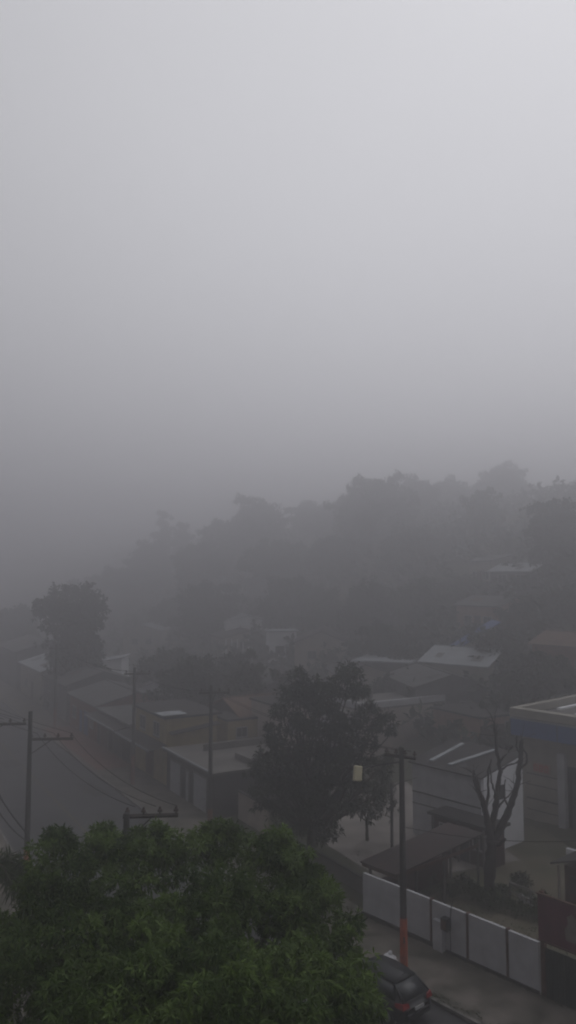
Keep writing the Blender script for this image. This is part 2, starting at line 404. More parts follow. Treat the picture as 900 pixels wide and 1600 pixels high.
# row along the far street (front on the pavement line)
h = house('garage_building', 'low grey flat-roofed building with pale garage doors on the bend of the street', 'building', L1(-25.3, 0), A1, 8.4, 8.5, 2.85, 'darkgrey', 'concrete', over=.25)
for x, w in ((.8, 2.0), (5.2, 2.2)):
    door(h, 'front', 8.4, 8.5, x, w, 2.35, 'shutter', 'garage_door')
door(h, 'front', 8.4, 8.5, 3.8, .5, 2.2, 'shutter')
mb = MB(); mb.box(-.3, -.32, 3.015, 8.7, -.22, 3.12); mb.build('roof_edge', 'metalroof', h)
mb = MB(); mb.box(2.2, 2.0, 3.01, 2.35, 8.2, 3.5); mb.box(5.5, 3.0, 3.01, 8.3, 3.15, 3.45); mb.build('parapet', 'concrete', h)
h = house('tan_house', 'two-storey tan house rising behind the garage roof', 'house', L1(-33.5, .35), A1, 7.1, 4.3, 5.0, 'tan', 'darkroof', over=.3,
      wins=(('front', 1.2, 3.4, 1.2, 1.0), ('front', 4.4, 3.4, 1.2, 1.0), ), doors=(('front', 2.8, 1.6, 2.3, 'rust'),))
mb = MB(); mb.slab([(-1, -1.45, 2.75), (7.3, -1.45, 2.75), (7.3, -.02, 3.05), (-1, -.02, 3.05)], .07); aw = mb.build('awning', 'darkroof', h)
mb = MB(); mb.box(-1, -1.52, 2.66, 7.3, -1.455, 2.80); mb.build('gutter', 'metalroof', aw)
mb = MB(); mb.slab([(5.8, -.5, 5.32), (7.5, -.5, 5.32), (7.5, 1.6, 5.32), (5.8, 1.6, 5.32)], .06); mb.build('metal_sheet', 'metalroof', h)
mb = MB(); mb.slab([(7.105, .2, 4.0), (7.75, .2, 3.9), (7.75, 4.3, 4.35), (7.105, 4.3, 4.45)], .06); mb.build('side_canopy', 'darkroof', h)
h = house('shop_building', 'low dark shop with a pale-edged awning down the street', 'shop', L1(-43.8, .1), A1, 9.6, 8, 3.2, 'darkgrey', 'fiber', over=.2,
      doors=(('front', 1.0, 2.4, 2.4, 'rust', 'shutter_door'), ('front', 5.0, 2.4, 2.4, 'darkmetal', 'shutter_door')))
mb = MB(); mb.slab([(0, -1.3, 2.85), (9.2, -1.3, 2.85), (9.2, -.02, 3.1), (0, -.02, 3.1)], .07); aw = mb.build('awning', 'darkroof', h)
mb = MB(); mb.box(0, -1.37, 2.78, 9.2, -1.305, 2.9); mb.build('gutter', 'metalroof', aw)
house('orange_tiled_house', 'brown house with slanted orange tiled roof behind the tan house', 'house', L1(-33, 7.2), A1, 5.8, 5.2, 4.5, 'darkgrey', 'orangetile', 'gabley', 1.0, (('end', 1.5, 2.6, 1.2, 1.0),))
h = house('orange_wall_annex', 'ochre rendered annex with sloping top right of the tan house', 'annex', L1(-30.0, 5.6), A1, 3.6, 4.6, 4.3, 'tan', 'darkroof', 'flat', 1, (('end', .8, 3.0, .9, .7),), over=.1)
house('beige_tower_house', 'tall narrow beige house beside the bushy street tree', 'house', L1(-27.5, 8.3), A1, 4.5, 3.0, 5.7, 'beige', 'darkroof', over=.15,
      wins=(('end', 1.0, 3.6, .9, .8),), )
h = house('red_front_house', 'dull red fronted house with a blue door down the street', 'house', L1(-54.5, .2), A1, 10, 8, 3.4, 'brick', 'fiber', 'gable', 1.0,
      (('front', 1.2, 1.1, 1.3, 1.1), ('front', 7.6, 1.1, 1.3, 1.1), ('end', 3, 1.3, 1.2, 1.0)), (('front', 4.0, 1.0, 2.2, 'blue'), ('front', 5.6, 1.6, 2.3, 'bluetarp')))
house('grey_roof_house', 'grey gabled house behind the umbrella shaped street tree', 'house', L1(-67, .2), A1, 11, 8, 4.0, 'grey', 'fiber', 'gable', 1.2, (('front', 2, 1.2, 1.4, 1.1), ('end', 3, 1.6, 1.2, 1.0)), (('front', 6, 1.0, 2.2, 'rust'),))
house('pale_roof_house', 'house with a pale metal roof at the left edge of the view', 'house', L1(-82, .4), A1, 13, 8, 4.1, 'cream', 'metalroof', 'gable', 1.1, (('front', 3, 1.2, 1.4, 1.1), ('end', 3, 1.8, 1.2, 1.0)), (('front', 7, 1.2, 2.2, 'rust'),))
house('distant_street_house', 'last grey house fading into fog along the street', 'house', L1(-99, .4), A1, 14, 9, 5.2, 'grey', 'fiber', 'gable', 1.3, (('end', 3, 2.8, 1.2, 1.0),))
# second row and hillside, measured from roof pixels
def hill_house(u, v, W, D, H, wall, roofm, roof, rh, label, name='hillside_house', jit=0, wins=None, tank=False, over=.35, zoff=0):
    p = place(u, v, H+(rh if roof != 'flat' else .1)); a = A1+R(jit)
    c = Vector((math.cos(a)*W/2-math.sin(a)*0, math.sin(a)*W/2, 0)); p2 = p-c
    q = p2; zz = min(g(q.x+i, q.y+j) for i in (0, 4) for j in (0, 4)); p2.z = p.z
    ws = wins if wins is not None else (('front', W*.2, 1.1, 1.2, 1.0), ('front', W*.65, 1.1, 1.2, 1.0), ('end', D*.25, 1.1, 1.1, 1.0), ('end', D*.62, 1.1, 1.1, 1.0))
    return house(name, label, 'house', p2, a, W, D, H, wall, roofm, roof, rh, ws, (('front', W*.45, .9, 2.1, 'rust'),), over=over, tank=tank)
p = L1(-27, 18.5)
h = house('parapet_building', 'long pale building with a parapet right of the bushy street tree', 'building', L1(-31.5, 17.6), A1, 6.5, 10.5, 4.3, 'beige', 'concrete', 'flat', 1,
      (('end', 3.0, 2.0, .9, .9), ('end', 6.0, 2.4, 2.2, .7), ('front', 2, 1.2, 1.3, 1)), over=.12)
mb = MB(); mb.box(6.35, -.12, 4.465, 6.6, 10.6, 5.0); mb.box(-.1, -.12, 4.465, 6.345, .1, 5.0); mb.build('parapet', 'wallwhite', h)
house('white_front_annex', 'small white annex seen through gaps of the bushy street tree', 'annex', L1(-28, 13.2), A1, 4, 3.6, 4.2, 'wallwhite', 'concrete', over=.1, wins=(('end', 1, 2, 1, .9),))
h = house('pink_house', 'pinkish house with red lower wall left of the blue banded building', 'house', L1(-23.5, 24.5), A1, 6, 4.6, 4.2, 'pink', 'darkroof', over=.2, wins=(('end', 2.8, 2.9, .9, .8),))
mb = MB(); mb.box(6.003, -.05, .1, 6.10, 2.6, 3.6); mb.build('red_wall', 'redwall', h)
hill_house(708, 1018, 7.2, 6.5, 3.2, 'cream', 'metalroof', 'gable', 1.3, 'house under a broad pale metal roof among dark trees', jit=20)
hill_house(712, 976, 3.2, 4, 3.0, 'cream', 'bluetarp', 'shed', 2.4, 'little house with a dull blue sloping roof among slope trees', jit=-30)
hill_house(568, 1027, 7.5, 6, 3.2, 'grey', 'metalroof', 'flat', 1, 'grey house with a thin pale roof edge above the bushy tree', jit=-50, over=.3)
hill_house(215, 972, 16, 7, 3.6, 'cream', 'metalroof', 'gable', 1.0, 'long low house with pale roof right of the umbrella tree', jit=-58+20)
hill_house(350, 962, 7, 7, 3.4, 'white', 'metalroof', 'gable', .9, 'white house with pale roof above the red verandah', jit=-20)
h = hill_house(340, 985, 9, 4, 2.8, 'beige', 'redroof', 'shed', 1.0, 'red roofed verandah house with pale posts', jit=-12)
for i in range(5): MB().box(9.1, .2+i*.9, 0, 9.25, .35+i*.9, 2.6).build('post', 'white', h)
hill_house(465, 983, 11, 7, 3.2, 'beige', 'redroof', 'gable', 1.4, 'broad red roofed house on the middle of the slope', jit=-35)
hill_house(418, 985, 3, 4, 4.2, 'white', 'metalroof', 'flat', 1, 'narrow white house beside the broad red roof', jit=-20)
hill_house(383, 905, 5, 5, 6.0, 'grey', 'fiber', 'flat', 1, 'tall grey house standing among hillside trees', jit=-15)
hill_house(797, 880, 6, 6, 2.6, 'grey', 'metalroof', 'gable', 1.0, 'small house with bright roof high on the right slope', jit=10)
hill_house(748, 868, 4, 4, 3.5, 'cream', 'fiber', 'shed', .8, 'small cream house above the bright roofed one', jit=0)
hill_house(882, 992, 7, 6, 3.5, 'brick', 'orangetile', 'gable', 1.0, 'brick house with orange roof at the right edge', jit=10)
hill_house(745, 935, 7, 6, 3.4, 'pink', 'fiber', 'gable', 1.0, 'pinkish house with grey roof amid slope trees', jit=0)
hill_house(152, 1026, 5, 4, 4.0, 'white', 'metalroof', 'shed', .6, 'small bright roofed house beside the umbrella tree', jit=-30)
hill_house(625, 1048, 9, 7, 3.6, 'grey', 'fiber', 'gable', 1.0, 'grey fibre roofed house behind the parapet building', jit=-20)
hill_house(520, 1035, 7, 6, 3.4, 'beige', 'darkroof', 'gable', 1.0, 'beige house half hidden above the bushy street tree', jit=-25)
hill_house(400, 1050, 10, 7, 3.6, 'darkgrey', 'darkroof', 'gable', 1.2, 'dark roofed house in the middle of the town', jit=-25)
hill_house(300, 1075, 8, 7, 3.4, 'grey', 'darkroof', 'gable', 1.2, 'dark gabled house behind the tan one', jit=-15)
hill_house(195, 1060, 8, 6, 3.6, 'wallwhite', 'fiber', 'gable', 1.0, 'grey white house behind the dark shop', jit=-15)
hill_house(50, 1000, 12, 8, 4.4, 'grey', 'fiber', 'gable', 1.2, 'faint gabled house left of the umbrella tree', jit=-20)
# ---- buildings on the near right
h = house('blue_banded_building', 'two-storey commercial building with a blue band under its flat roof', 'building', L2(-3.2, 18.9), A2, 12, 14, 6.5, 'cream', 'concrete', over=.05)
mb = MB(); mb.box(-.5, -.75, 6.72, 12.2, -.06, 7.25); mb.box(-.5, -.06, 6.72, -.06, 14, 7.25); mb.build('cornice', 'cream', h)
mb = MB(); mb.box(-.45, -.7, 5.5, 12.2, -.05, 6.55); mb.box(-.45, -.05, 5.5, -.04, 6, 6.55); bb = mb.build('blue_band', 'blue', h)
mb = MB(); mb.box(-.48, -.73, 6.553, 12.2, -.05, 6.66); mb.build('band_trim', 'metalroof', bb)
mb = MB(); mb.box(2.9, -.72, 5.5, 2.95, -.703, 6.55); mb.build('band_joint', 'darkmetal', bb)
for x in (2.65, 7.2): MB().box(x, -.35, .0, x+.5, -.003, 4.7).build('pilaster', 'wallwhite', h)
mb = MB(); mb.box(3.2, -.06, .05, 7.0, -.003, 3.95)
for i in range(9): mb.box(3.4+i*.4, -.10, .1, 3.46+i*.4, -.058, 3.9)
mb.build('roller_door', 'darkmetal', h)
for z in (3.0, 2.3, 1.4, .7): MB().box(.2, -.03, z, 2.6, -.003, z+.05+.04*(z == 1.4)).build('groove', 'darkgrey', h)
mb = MB(); mb.box(.75, -.10, 3.2, 2.0, -.003, 3.8); sg = mb.build('sign_panel', 'pink', h)
mb = MB()
for i in range(3):
    x = .85+i*.38; mb.box(x, -.125, 3.3, x+.06, -.102, 3.7); mb.box(x+.2, -.125, 3.3, x+.26, -.102, 3.7); mb.box(x+.06, -.125, 3.64, x+.2, -.102, 3.7); mb.box(x+.06, -.125, 3.3, x+.2, -.102, 3.36)
mb.build('lettering', 'signred', sg)
for (x0, y0, x1, y1) in ((.2, 4.0, .5, 9.5), (2.2, 2.8, 2.6, 6.4), (2.6, 4.9, 3.4, 5.4), (6, 7.5, 8, 8.0)): MB().box(x0, y0, 6.665, x1, y1, 6.8).build('roof_sheet', 'white', h)
mb = MB(); mb.box(7, 9, 6.665, 11, 12.5, 8.6); mb.build('stair_head', 'cream', h)
h = house('white_end_house', 'grey-fronted house with a bright white end wall behind the bare tree', 'house', L2(-6.1, 11.0), A2, 5.1, 4.0, 4.35, 'wallwhite', 'darkroof', 'shed', .7, over=.18, wins=())
mb = MB(); mb.add([(5.104, .0, 0), (5.104, 4.0, 0), (5.104, 4.0, 5.04), (5.104, 0, 4.34), (5.30, 0, 0), (5.30, 4.0, 0), (5.30, 4.0, 5.04), (5.30, 0, 4.34)], [(4,5,6,7), (0,3,2,1), (0,4,7,3), (1,2,6,5), (3,7,6,2)])
mb.build('end_wall', 'white', h)
for z in (1.9, 2.6): MB().box(0, -.05, z, 5.1, -.003, z+.07).build('groove', 'darkgrey', h)
for x0, x1 in ((1.0, 1.0), (2.4, 3.4)): MB().slab([(x0, .4, 4.62), (x0+.3, .4, 4.62), (x1+.3, 3.7, 5.2), (x1, 3.7, 5.2)], .08).build('roof_flashing', 'metalroof', h)
MB().box(5.30, 1.2, 2.9, 5.33, 2.1, 3.7).build('window', 'glass', h)
h = house('low_red_shed', 'low dark red shed beneath the grey-fronted house in the walled yard', 'shed', L2(-3.3, 9.5), A2, 3.9, 1.35, 2.1, 'redwall', 'darkroof', over=.25,
      wins=(('front', .5, .9, .9, .8), ('front', 2.8, .9, .8, .8)), doors=(('front', 1.7, .8, 1.85, 'darkmetal'),))
for x in (.1, 1.9, 3.6): MB().box(x, -.3, 0, x+.1, -.2, 2.1).build('post', 'concrete', h)
c = thing('red_roofed_carport', 'carport with rusty red sheet roof behind the left end of the wall', 'carport', L2(-.2, .5), A2)
mb = MB(); mb.slab([(-.3, -.1, 2.3), (2.0, -.1, 2.3), (2.0, 6.7, 2.75), (-.3, 6.7, 2.75)], .05); mb.build('roof', 'redroof', c)
for x in (.0, 1.75):
    for y in (.2, 3.6, 6.4): MB().box(x, y, 0, x+.1, y+.1, 2.26+y*.065).build('post', 'concrete', c)
MB().box(1.87, .35, 2.1, 1.92, 6.4, 2.26).build('beam', 'rust', c); MB().box(-.25, -.02, 2.08, 1.95, .04, 2.24).build('beam', 'rust', c)
MB().box(-.05, .35, 0, -.003, 6.3, 1.3).build('side_wall', 'redwall', c)
# shack at right edge
c = thing('garden_shack', 'small dark-roofed shack with pale posts at the right edge of the yard', 'shack', L2(5.9, 7.9), A2)
mb = MB(); mb.box(0, 0, 0, 3.6, 2.6, 2.1); mb.build('wall', 'rust', c)
mb = MB(); mb.slab([(-.4, -.6, 2.25), (1.8, -.6, 3.0), (1.8, 3, 3.0), (-.4, 3, 2.25)], .08); mb.slab([(1.8, -.6, 3.0), (4, -.6, 2.25), (4, 3, 2.25), (1.8, 3, 3.0)], .08); mb.build('roof', 'darkroof', c)
mb = MB()
for x in (-.1, 1.0, 2.2, 3.5): MB().box(x, -.5, 0, x+.1, -.4, 2.2).build('post', 'beige', c)
mb = MB(); mb.box(.3, -.04, .9, 1.3, -.003, 1.7); mb.build('window', 'darkmetal', c)
# boundary wall with rusty joints
c = thing('boundary_wall', 'long grey-white panelled wall with rust-brown joints along the sidewalk', 'wall', L2(0, 0), A2)
ks = [0, 2.62, 4.1, 6.0, 7.9, 9.32]
for i in range(len(ks)-1):
    mb = MB(); mb.box(ks[i]+.05, 0, 0, ks[i+1]-.05, .14, 2.02+.02*math.sin(i*3)); mb.build('panel', 'wallwhite', c)
    if i: mb = MB(); mb.box(ks[i]-.048, -.035, 0, ks[i]+.048, .16, 2.08); mb.build('joint_post', 'rust', c)
mb = MB(); mb.box(4.35, -.22, .1, 4.85, -.003, 1.35); mb.build('pier', 'wallwhite', c)
mb = MB(); mb.box(0, -.06, 0, 4.3, -.003, .28); mb.box(4.9, -.06, 0, 9.3, -.003, .24); mb.build('plinth', 'darkgrey', c)
c = thing('meter_box', 'dark electricity meter box on a thin conduit against the boundary wall', 'meter box', L2(5.0, -.16, 1.1), A2)
mb = MB(); mb.box(-.17, -.14, 0, .17, .15, .5); mb.build('box', 'darkmetal', c, bevel=.015)
mb = MB(); mb.box(-.13, -.16, .06, .13, -.142, .42); mb.build('door', 'rust', c)
mb = MB(); mb.tube([(.24, .0, -.9), (.24, .0, .5), (.30, .0, 1.0), (.42, 0, 1.35)], .02, 6); mb.build('conduit', 'darkmetal', c)
# gate and banner
c = thing('entrance_gate', 'dark green metal gate at the right end of the boundary wall', 'gate', L2(9.45, .05), A2)
mb = MB(); mb.box(.1, 0, .05, 3.3, .06, 1.9)
for i in range(14): mb.box(.15+i*.225, -.03, .08, .19+i*.225, -.001, 1.87)
mb.build('leaf', 'greengate', c)
MB().box(-.08, -.06, 0, .08, .12, 3.95).build('post', 'rust', c); MB().box(3.35, -.06, 0, 3.5, .12, 3.95).build('post', 'rust', c)
c = thing('crimson_banner', 'worn crimson banner board with a pale figure above the green gate', 'banner', L2(9.38, -.08, .25), A2)
mb = MB(); mb.box(0, -.06, 1.98, 3.6, -.0, 3.62); mb.build('board', 'banner', c)
mb = MB(); mb.prism([(1.15, 0), (1.65, 0), (1.7, .4), (1.55, .6), (1.6, .85), (1.4, 1.0), (1.2, .85), (1.25, .6), (1.1, .4)], 0, .01)
mb.v = [(x, -.063-z, 2.3+y) for x, y, z in mb.v]; mb.build('print', 'bannerpale', c)
MB().box(-.04, -.09, 1.92, 3.64, -.001, 1.978).build('lower_rail', 'rust', c); MB().box(-.04, -.09, 3.622, 3.64, -.001, 3.68).build('upper_rail', 'rust', c)
# yard rail fence
c = thing('pipe_rail_fence', 'pale pipe rail fence crossing the yard behind the bare tree', 'fence', (0, 0, 0))
a, b_ = L2(3.7, 6.6), L2(8.6, 6.1)
mb = MB()
for z in (.55, 1.0): mb.tube([a+Vector((0, 0, z)), b_+Vector((0, 0, z))], .045, 6)
mb.build('rail', 'kerb', c)
for i in range(5):
    p = a.lerp(b_, i/4); mb = MB(); mb.tube([p, p+Vector((0, 0, 1.05))], .05, 6); mb.build('post', 'kerb', c)
c = L2(5.9, 15.2)
mb = MB(); mb.box(-2.6, -.12, -.1, 3.2, .12, .32); o = mb.build('low_white_wall', 'white'); o.location = L2(4.6, 15.0); o.rotation_euler = (0, 0, A2)
tag(o, 'low white kerb wall in front of the blue banded building', 'wall')
# garden wall beside street tree
c = thing('garden_wall', 'low beige garden wall behind the trunk of the bushy street tree', 'wall', L1(-16.2, 1.5), A1)
mb = MB(); mb.box(0, 0, 0, 3.9, .15, 1.75); mb.build('panel', 'beige', c)
mb = MB(); mb.box(4.6, 0, 0, 16.0, .15, .75); mb.build('panel', 'concrete', c)
mb = MB(); mb.box(-.05, -.04, 1.753, 3.95, .19, 1.83); mb.box(4.55, -.04, .753, 16.05, .19, .83); mb.build('coping', 'darkgrey', c)
# service post near carport
c = thing('service_post', 'thin concrete service post beside the red carport', 'post', L2(-2.0, 4.4))
mb = MB(); mb.tube([(0, 0, 0), (0, 0, 5.0)], [.09, .07], 8); mb.build('shaft', 'pole', c)
mb = MB(); mb.tube([(0, 0, 4.8), (.5, .3, 4.95), (1.5, .9, 5.05)], .025, 5); mb.build('bracket', 'darkmetal', c)
# ------------------------------------------------------------------ utility poles and cables
def pole(loc, H, label, arm=None, band='orange', arm_dir=(1, 0), arm_len=2.2, orange=2.2, back=.15, ins=4, group='concrete utility poles along the street'):
    c = thing('utility_pole', label, 'utility pole', loc, 0, group)
    mb = MB(); mb.tube([(0, 0, 0), (0, 0, H*.5), (0, 0, H)], [.155, .13, .10], 12)
    for z in np.arange(1, H-1, 1.1): mb.box(-.03, -.16, z, .03, -.10, z+.25)
    mb.build('shaft', 'pole', c)
    if orange:
        mb = MB(); mb.tube([(0, 0, .0), (0, 0, orange)], [.162, .152], 12, False); mb.build('painted_band', band, c)
    if arm:
        d = Vector((arm_dir[0], arm_dir[1], 0)).normalized(); p0 = Vector((0, 0, arm))-d*back; p1 = Vector((0, 0, arm))+d*arm_len
        mb = MB(); mb.tube([p0+Vector((0, .14, 0)), p1+Vector((0, .14, 0))], .07, 4); mb.tube([Vector((0, .1, arm-.75)), p0.lerp(p1, .55)+Vector((0, .12, 0))], .025, 5)
        a = mb.build('crossarm', 'wood', c)
        for i in range(ins):
            q = p0.lerp(p1, .08+.88*i/(ins-1))+Vector((0, .14, .03)); mb = MB()
            mb.tube([q, q+Vector((0, 0, .08)), q+Vector((0, 0, .1)), q+Vector((0, 0, .16)), q+Vector((0, 0, .18)), q+Vector((0, 0, .26))], [.03, .03, .09, .08, .05, .04], 8)
            mb.build('insulator', 'ceramic', a)
    return c
armv = (.96, .1)
P1 = onz(55, 1375); P1 = Vector((-13.3, 40.7, .13)); pole(P1, 8.9, 'slender grey utility pole with one-sided crossarm at the left', 7.45, 'orange', armv, 2.15, 2.0)
P2 = Vector((-5.27, 26.0, .13)); pole(P2, 8.15, 'nearest utility pole with only its crossarm rising behind the mango tree', 8.0, 'orange', armv, 1.65, 2.0)
P0 = Vector((-16.3, 41.8, .13)); pole(P0, 8.6, 'utility pole whose crossarm pokes in at the left edge', 8.0, 'orange', armv, 2.3, 2.0)
P3 = Vector((4.72, 32.9, .13)); rp = pole(P3, 8.75, 'utility pole with orange foot and lamp arm before the boundary wall', 8.35, 'orange', (.8, -.45), .65, 1.95, back=.75)
P4 = L1(-15.6, -.8, .13); pole(P4, 8.8, 'utility pole standing before the grey garage building', 8.3, 'fadedorange', armv, 1.2, 1.0, back=.8)
P5 = L1(-27.5, -1.9, .13); pole(P5, 8.8, 'faint utility pole with orange foot by the dark shop', 8.3, 'fadedorange', armv, 1.2, 2.2, back=.8)
P6 = L1(-52, -2.0, .13); pole(P6, 8.8, 'farthest utility pole barely showing in the fog', 8.3, 'fadedorange', armv, 1.2, 2.2, back=.8)
# lamp on right pole
mb = MB(); mb.tube([(0, -.1, 8.2), (-.7, -.25, 8.15), (-1.7, -.5, 8.05)], .035, 7); la = mb.build('lamp_arm', 'darkmetal', rp)
mb = MB(); mb.box(-.17, -.13, -.30, .17, .13, .30); lh = mb.build('lamp_head', 'lamp', la, bevel=.05); lh.location = (-1.88, -.6, 7.85); lh.rotation_euler = (R(-14), R(8), R(10))
# cables
def cable(a, b, sag, label, group=None, r=.014, name='power_line'):
    a, b = Vector(a), Vector(b); pts = []
    for i in range(17):
        t = i/16; p = a.lerp(b, t); p.z -= sag*4*t*(1-t); pts.append(p)
    mb = MB(); mb.tube(pts, r, 5); o = mb.build(name, 'wire'); tag(o, label, 'cable', group); return o
av = Vector(armv+(0,)).normalized()
for i in range(3):
    t = .3+i*.85
    cable(P1+av*min(t, 2.1)+Vector((0, .14, 7.75)), P2+av*min(t*.8, 1.6)+Vector((0, .14, 8.3)), .5, 'thin power line between the left pole and the nearest crossarm', 'power lines from the left pole to the nearest pole', .013)
    cable(P0+av*min(t, 2.2)+Vector((0, .14, 8.25)), P0+av*t+Vector((-22, 30, 8.2)), .6, 'thin power line leaving the left edge crossarm', 'power lines beyond the left edge pole', .013)
    cable(P1+av*min(t, 2.1)+Vector((0, .14, 7.75)), P1+av*t+Vector((-24, 34, 8.0)), .8, 'thin power line running on down the street from the left pole', 'power lines beyond the left pole', .013)
for i in range(2):
    cable(P3+Vector((.1+.3*i, 0, 8.6)), P4+Vector((.2*i, 0, 8.5)), .5, 'thin power line behind the bushy street tree', 'power lines from the orange footed pole', .013)
    cable(P4+Vector((.2*i, 0, 8.5)), P5+Vector((.2*i, 0, 8.5)), .5, 'thin power line over the garage building pavement', 'power lines over the garage pavement', .013)
    cable(P5+Vector((.2*i, 0, 8.5)), P6+Vector((.2*i, 0, 8.5)), .6, 'thin power line fading down the street', 'power lines fading down the street', .013)
cable(P0+Vector((0, -.2, 6.6)), P1+Vector((0, -.2, 2.9)), .35, 'upper drooping telephone cable between the two left poles', 'sagging telephone cables', .038, 'telephone_cable')
cable(P0+Vector((0, -.2, 5.6)), P1+Vector((0, -.2, 2.5)), .45, 'lower drooping telephone cable between the two left poles', 'sagging telephone cables', .034, 'telephone_cable')
cable(P1+Vector((0, -.2, 2.9)), P2+Vector((0, .2, 5.2)), .9, 'telephone cable dipping behind the mango tree', None, .026, 'telephone_cable')
cable(P3+Vector((0, .2, 5.5)), L2(10.0, 8, 4.6), .5, 'service cable running from the orange footed pole over the yard', None, .012, 'service_cable')
cable(L2(-2.0, 4.4, 5.0), L2(-6, 10.6, 4.2), .2, 'service cable from the thin post to the grey-fronted house', None, .012, 'service_cable')
mb = MB(); mb.tube([(-.32, 0, 0), (.32, 0, 0)], [.1, .1], 10); o = mb.build('splice_box', 'darkmetal', smooth=False); q = (P0+Vector((0, -.2, 6.6))).lerp(P1+Vector((0, -.2, 2.9)), .42); o.location = q-Vector((0, 0, .42)); o.rotation_euler = (0, R(50), R(-20)); tag(o, 'dark cable splice case hanging on the drooping telephone cable', 'splice case')
# ------------------------------------------------------------------ parked car (local x forward)
def car():
    c = thing('parked_car', 'dark hatchback parked at the kerb by the orange footed pole', 'car', L2(5.5, -4.95, 0), A2+math.pi)
    W = .85
    # body: stations (x, halfwidth, z_low, z_belt)
    st = [(-1.98,.60,.42,.72),(-1.93,.74,.30,.90),(-1.8,.81,.24,.98),(-1.3,.845,.22,.98),(-.6,.855,.22,.95),(.2,.855,.22,.93),(.8,.85,.22,.92),(1.2,.84,.22,.88),(1.6,.80,.24,.80),(1.85,.70,.28,.70),(1.97,.52,.34,.58)]
    ring = lambda x, w, a, b: [(x, -w*.86, a), (x, -w*.99, a+.08), (x, -w, a+(b-a)*.5), (x, -w*.975, b-.10), (x, -w*.90, b-.02), (x, -w*.45, b+.025), (x, w*.45, b+.025), (x, w*.90, b-.02), (x, w*.975, b-.10), (x, w, a+(b-a)*.5), (x, w*.99, a+.08), (x, w*.86, a)]
    vs = []; fs = []
    for s_ in st: vs += ring(*s_)
    n = 12
    for i in range(len(st)-1):
        for k in range(n): fs.append((i*n+k, i*n+(k+1) % n, (i+1)*n+(k+1) % n, (i+1)*n+k))
    fs.append(tuple(range(n))); fs.append(tuple(range((len(st)-1)*n, len(st)*n))[::-1])
    MB().add(vs, fs).build('body', 'carpaint', c, True)
    # cabin shell: glass with painted roof on top
    def loft(secs, name, m, parent=c):
        vs = []; fs = []
        for s_ in secs: vs += s_
        k = len(secs[0])
        for i in range(len(secs)-1):
            for j in range(k-1): fs.append((i*k+j, i*k+j+1, (i+1)*k+j+1, (i+1)*k+j))
        o = MB().add(vs, fs).build(name, m, parent, True)
        md = o.modifiers.new('th', 'SOLIDIFY'); md.thickness = .03; return o
    loft([[( -1.36, -.54, 1.36), (-1.40, 0, 1.385), (-1.36, .54, 1.36)], [(-1.0, -.60, 1.43), (-1.0, 0, 1.47), (-1.0, .60, 1.43)], [(-.4, -.62, 1.47), (-.4, 0, 1.51), (-.4, .62, 1.47)], [(.2, -.60, 1.44), (.2, 0, 1.48), (.2, .60, 1.44)], [(.42, -.57, 1.38), (.44, 0, 1.42), (.42, .57, 1.38)]], 'roof', 'carpaint')
    loft([[(-1.86, -.66, .97), (-1.90, 0, .99), (-1.86, .66, .97)], [(-1.6, -.60, 1.17), (-1.64, 0, 1.2), (-1.6, .60, 1.17)], [(-1.375, -.53, 1.345), (-1.41, 0, 1.37), (-1.375, .53, 1.345)]], 'rear_window', 'carglass')
    loft([[(.43, -.555, 1.37), (.45, 0, 1.41), (.43, .555, 1.37)], [(1.08, -.68, .92), (1.18, 0, .94), (1.08, .68, .92)]], 'windscreen', 'carglass')
    for s in (-1, 1):
        y0, y1 = s*.795, s*.625
        loft([[(-1.55, y0, .95), (-1.32, y1, 1.36)], [(-.42, y0, .93), (-.40, y1, 1.43)]], 'side_window', 'carglass')
        loft([[(-.34, y0, .93), (-.32, y1, 1.43)], [(.95, y0, .90), (.42, y1, 1.38)]], 'side_window', 'carglass')
        MB().tube([(-1.86, s*.68, .96), (-1.60, s*.63, 1.18), (-1.35, s*.57, 1.37)], [.06, .05, .04], 6).tube([(-.38, s*.80, .93), (-.36, s*.635, 1.44)], .03, 6).tube([(1.06, s*.72, .90), (.43, s*.59, 1.38)], .032, 6).build('pillar', 'carpaint', c, True)
        MB().add([(-1.945, s*.46, .78), (-1.90, s*.78, .76), (-1.60, s*.84, .80), (-1.60, s*.82, .92), (-1.86, s*.74, .95), (-1.925, s*.5, .92), (-1.97, s*.46, .78), (-1.95, s*.80, .76), (-1.60, s*.86, .80), (-1.60, s*.845, .92), (-1.91, s*.78, .95), (-1.955, s*.5, .92)],
            [(6,7,10,11), (7,8,9,10), (0,5,4,1), (6,0,1,7), (11,10,4,5), (9,3,4,10), (8,2,3,9), (7,1,2,8), (0,6,11,5)]).build('taillight', 'taillight', c)
        MB().add([(1.93, s*.42, .55), (1.80, s*.74, .56), (1.66, s*.78, .68), (1.82, s*.48, .68)], [(0,1,2,3), (3,2,1,0)]).build('headlight', 'plate', c)
        MB().box(.82, s*.86-.02, .93, .98, s*1.0, 1.05).build('mirror', 'carpaint', c, bevel=.03) if s > 0 else MB().box(.82, -1.0, .93, .98, -.84, 1.05).build('mirror', 'carpaint', c, bevel=.03)
        for x in (-1.2, 1.22):
            y = s*.74; w_ = MB(); w_.tube([(x, y-.1, .30), (x, y-.09, .30), (x, y+.09, .30), (x, y+.1, .30)], [.25, .30, .30, .25], 20); ty = w_.build('wheel', 'rubber', c, True)
            MB().tube([(x, y+s*.085, .30), (x, y+s*.115, .30)], [.19, .17], 14).build('rim', 'rim', ty)
    MB().box(-2.03, -.60, .34, -1.93, .60, .56).build('bumper', 'carpaint', c, bevel=.04)
    MB().box(-2.035, -.24, .62, -1.985, .24, .74).build('number_plate', 'plate', c)
    MB().tube([(-1.90, .1, 1.02), (-1.76, -.25, 1.11)], .012, 5).build('wiper', 'rubber', c)
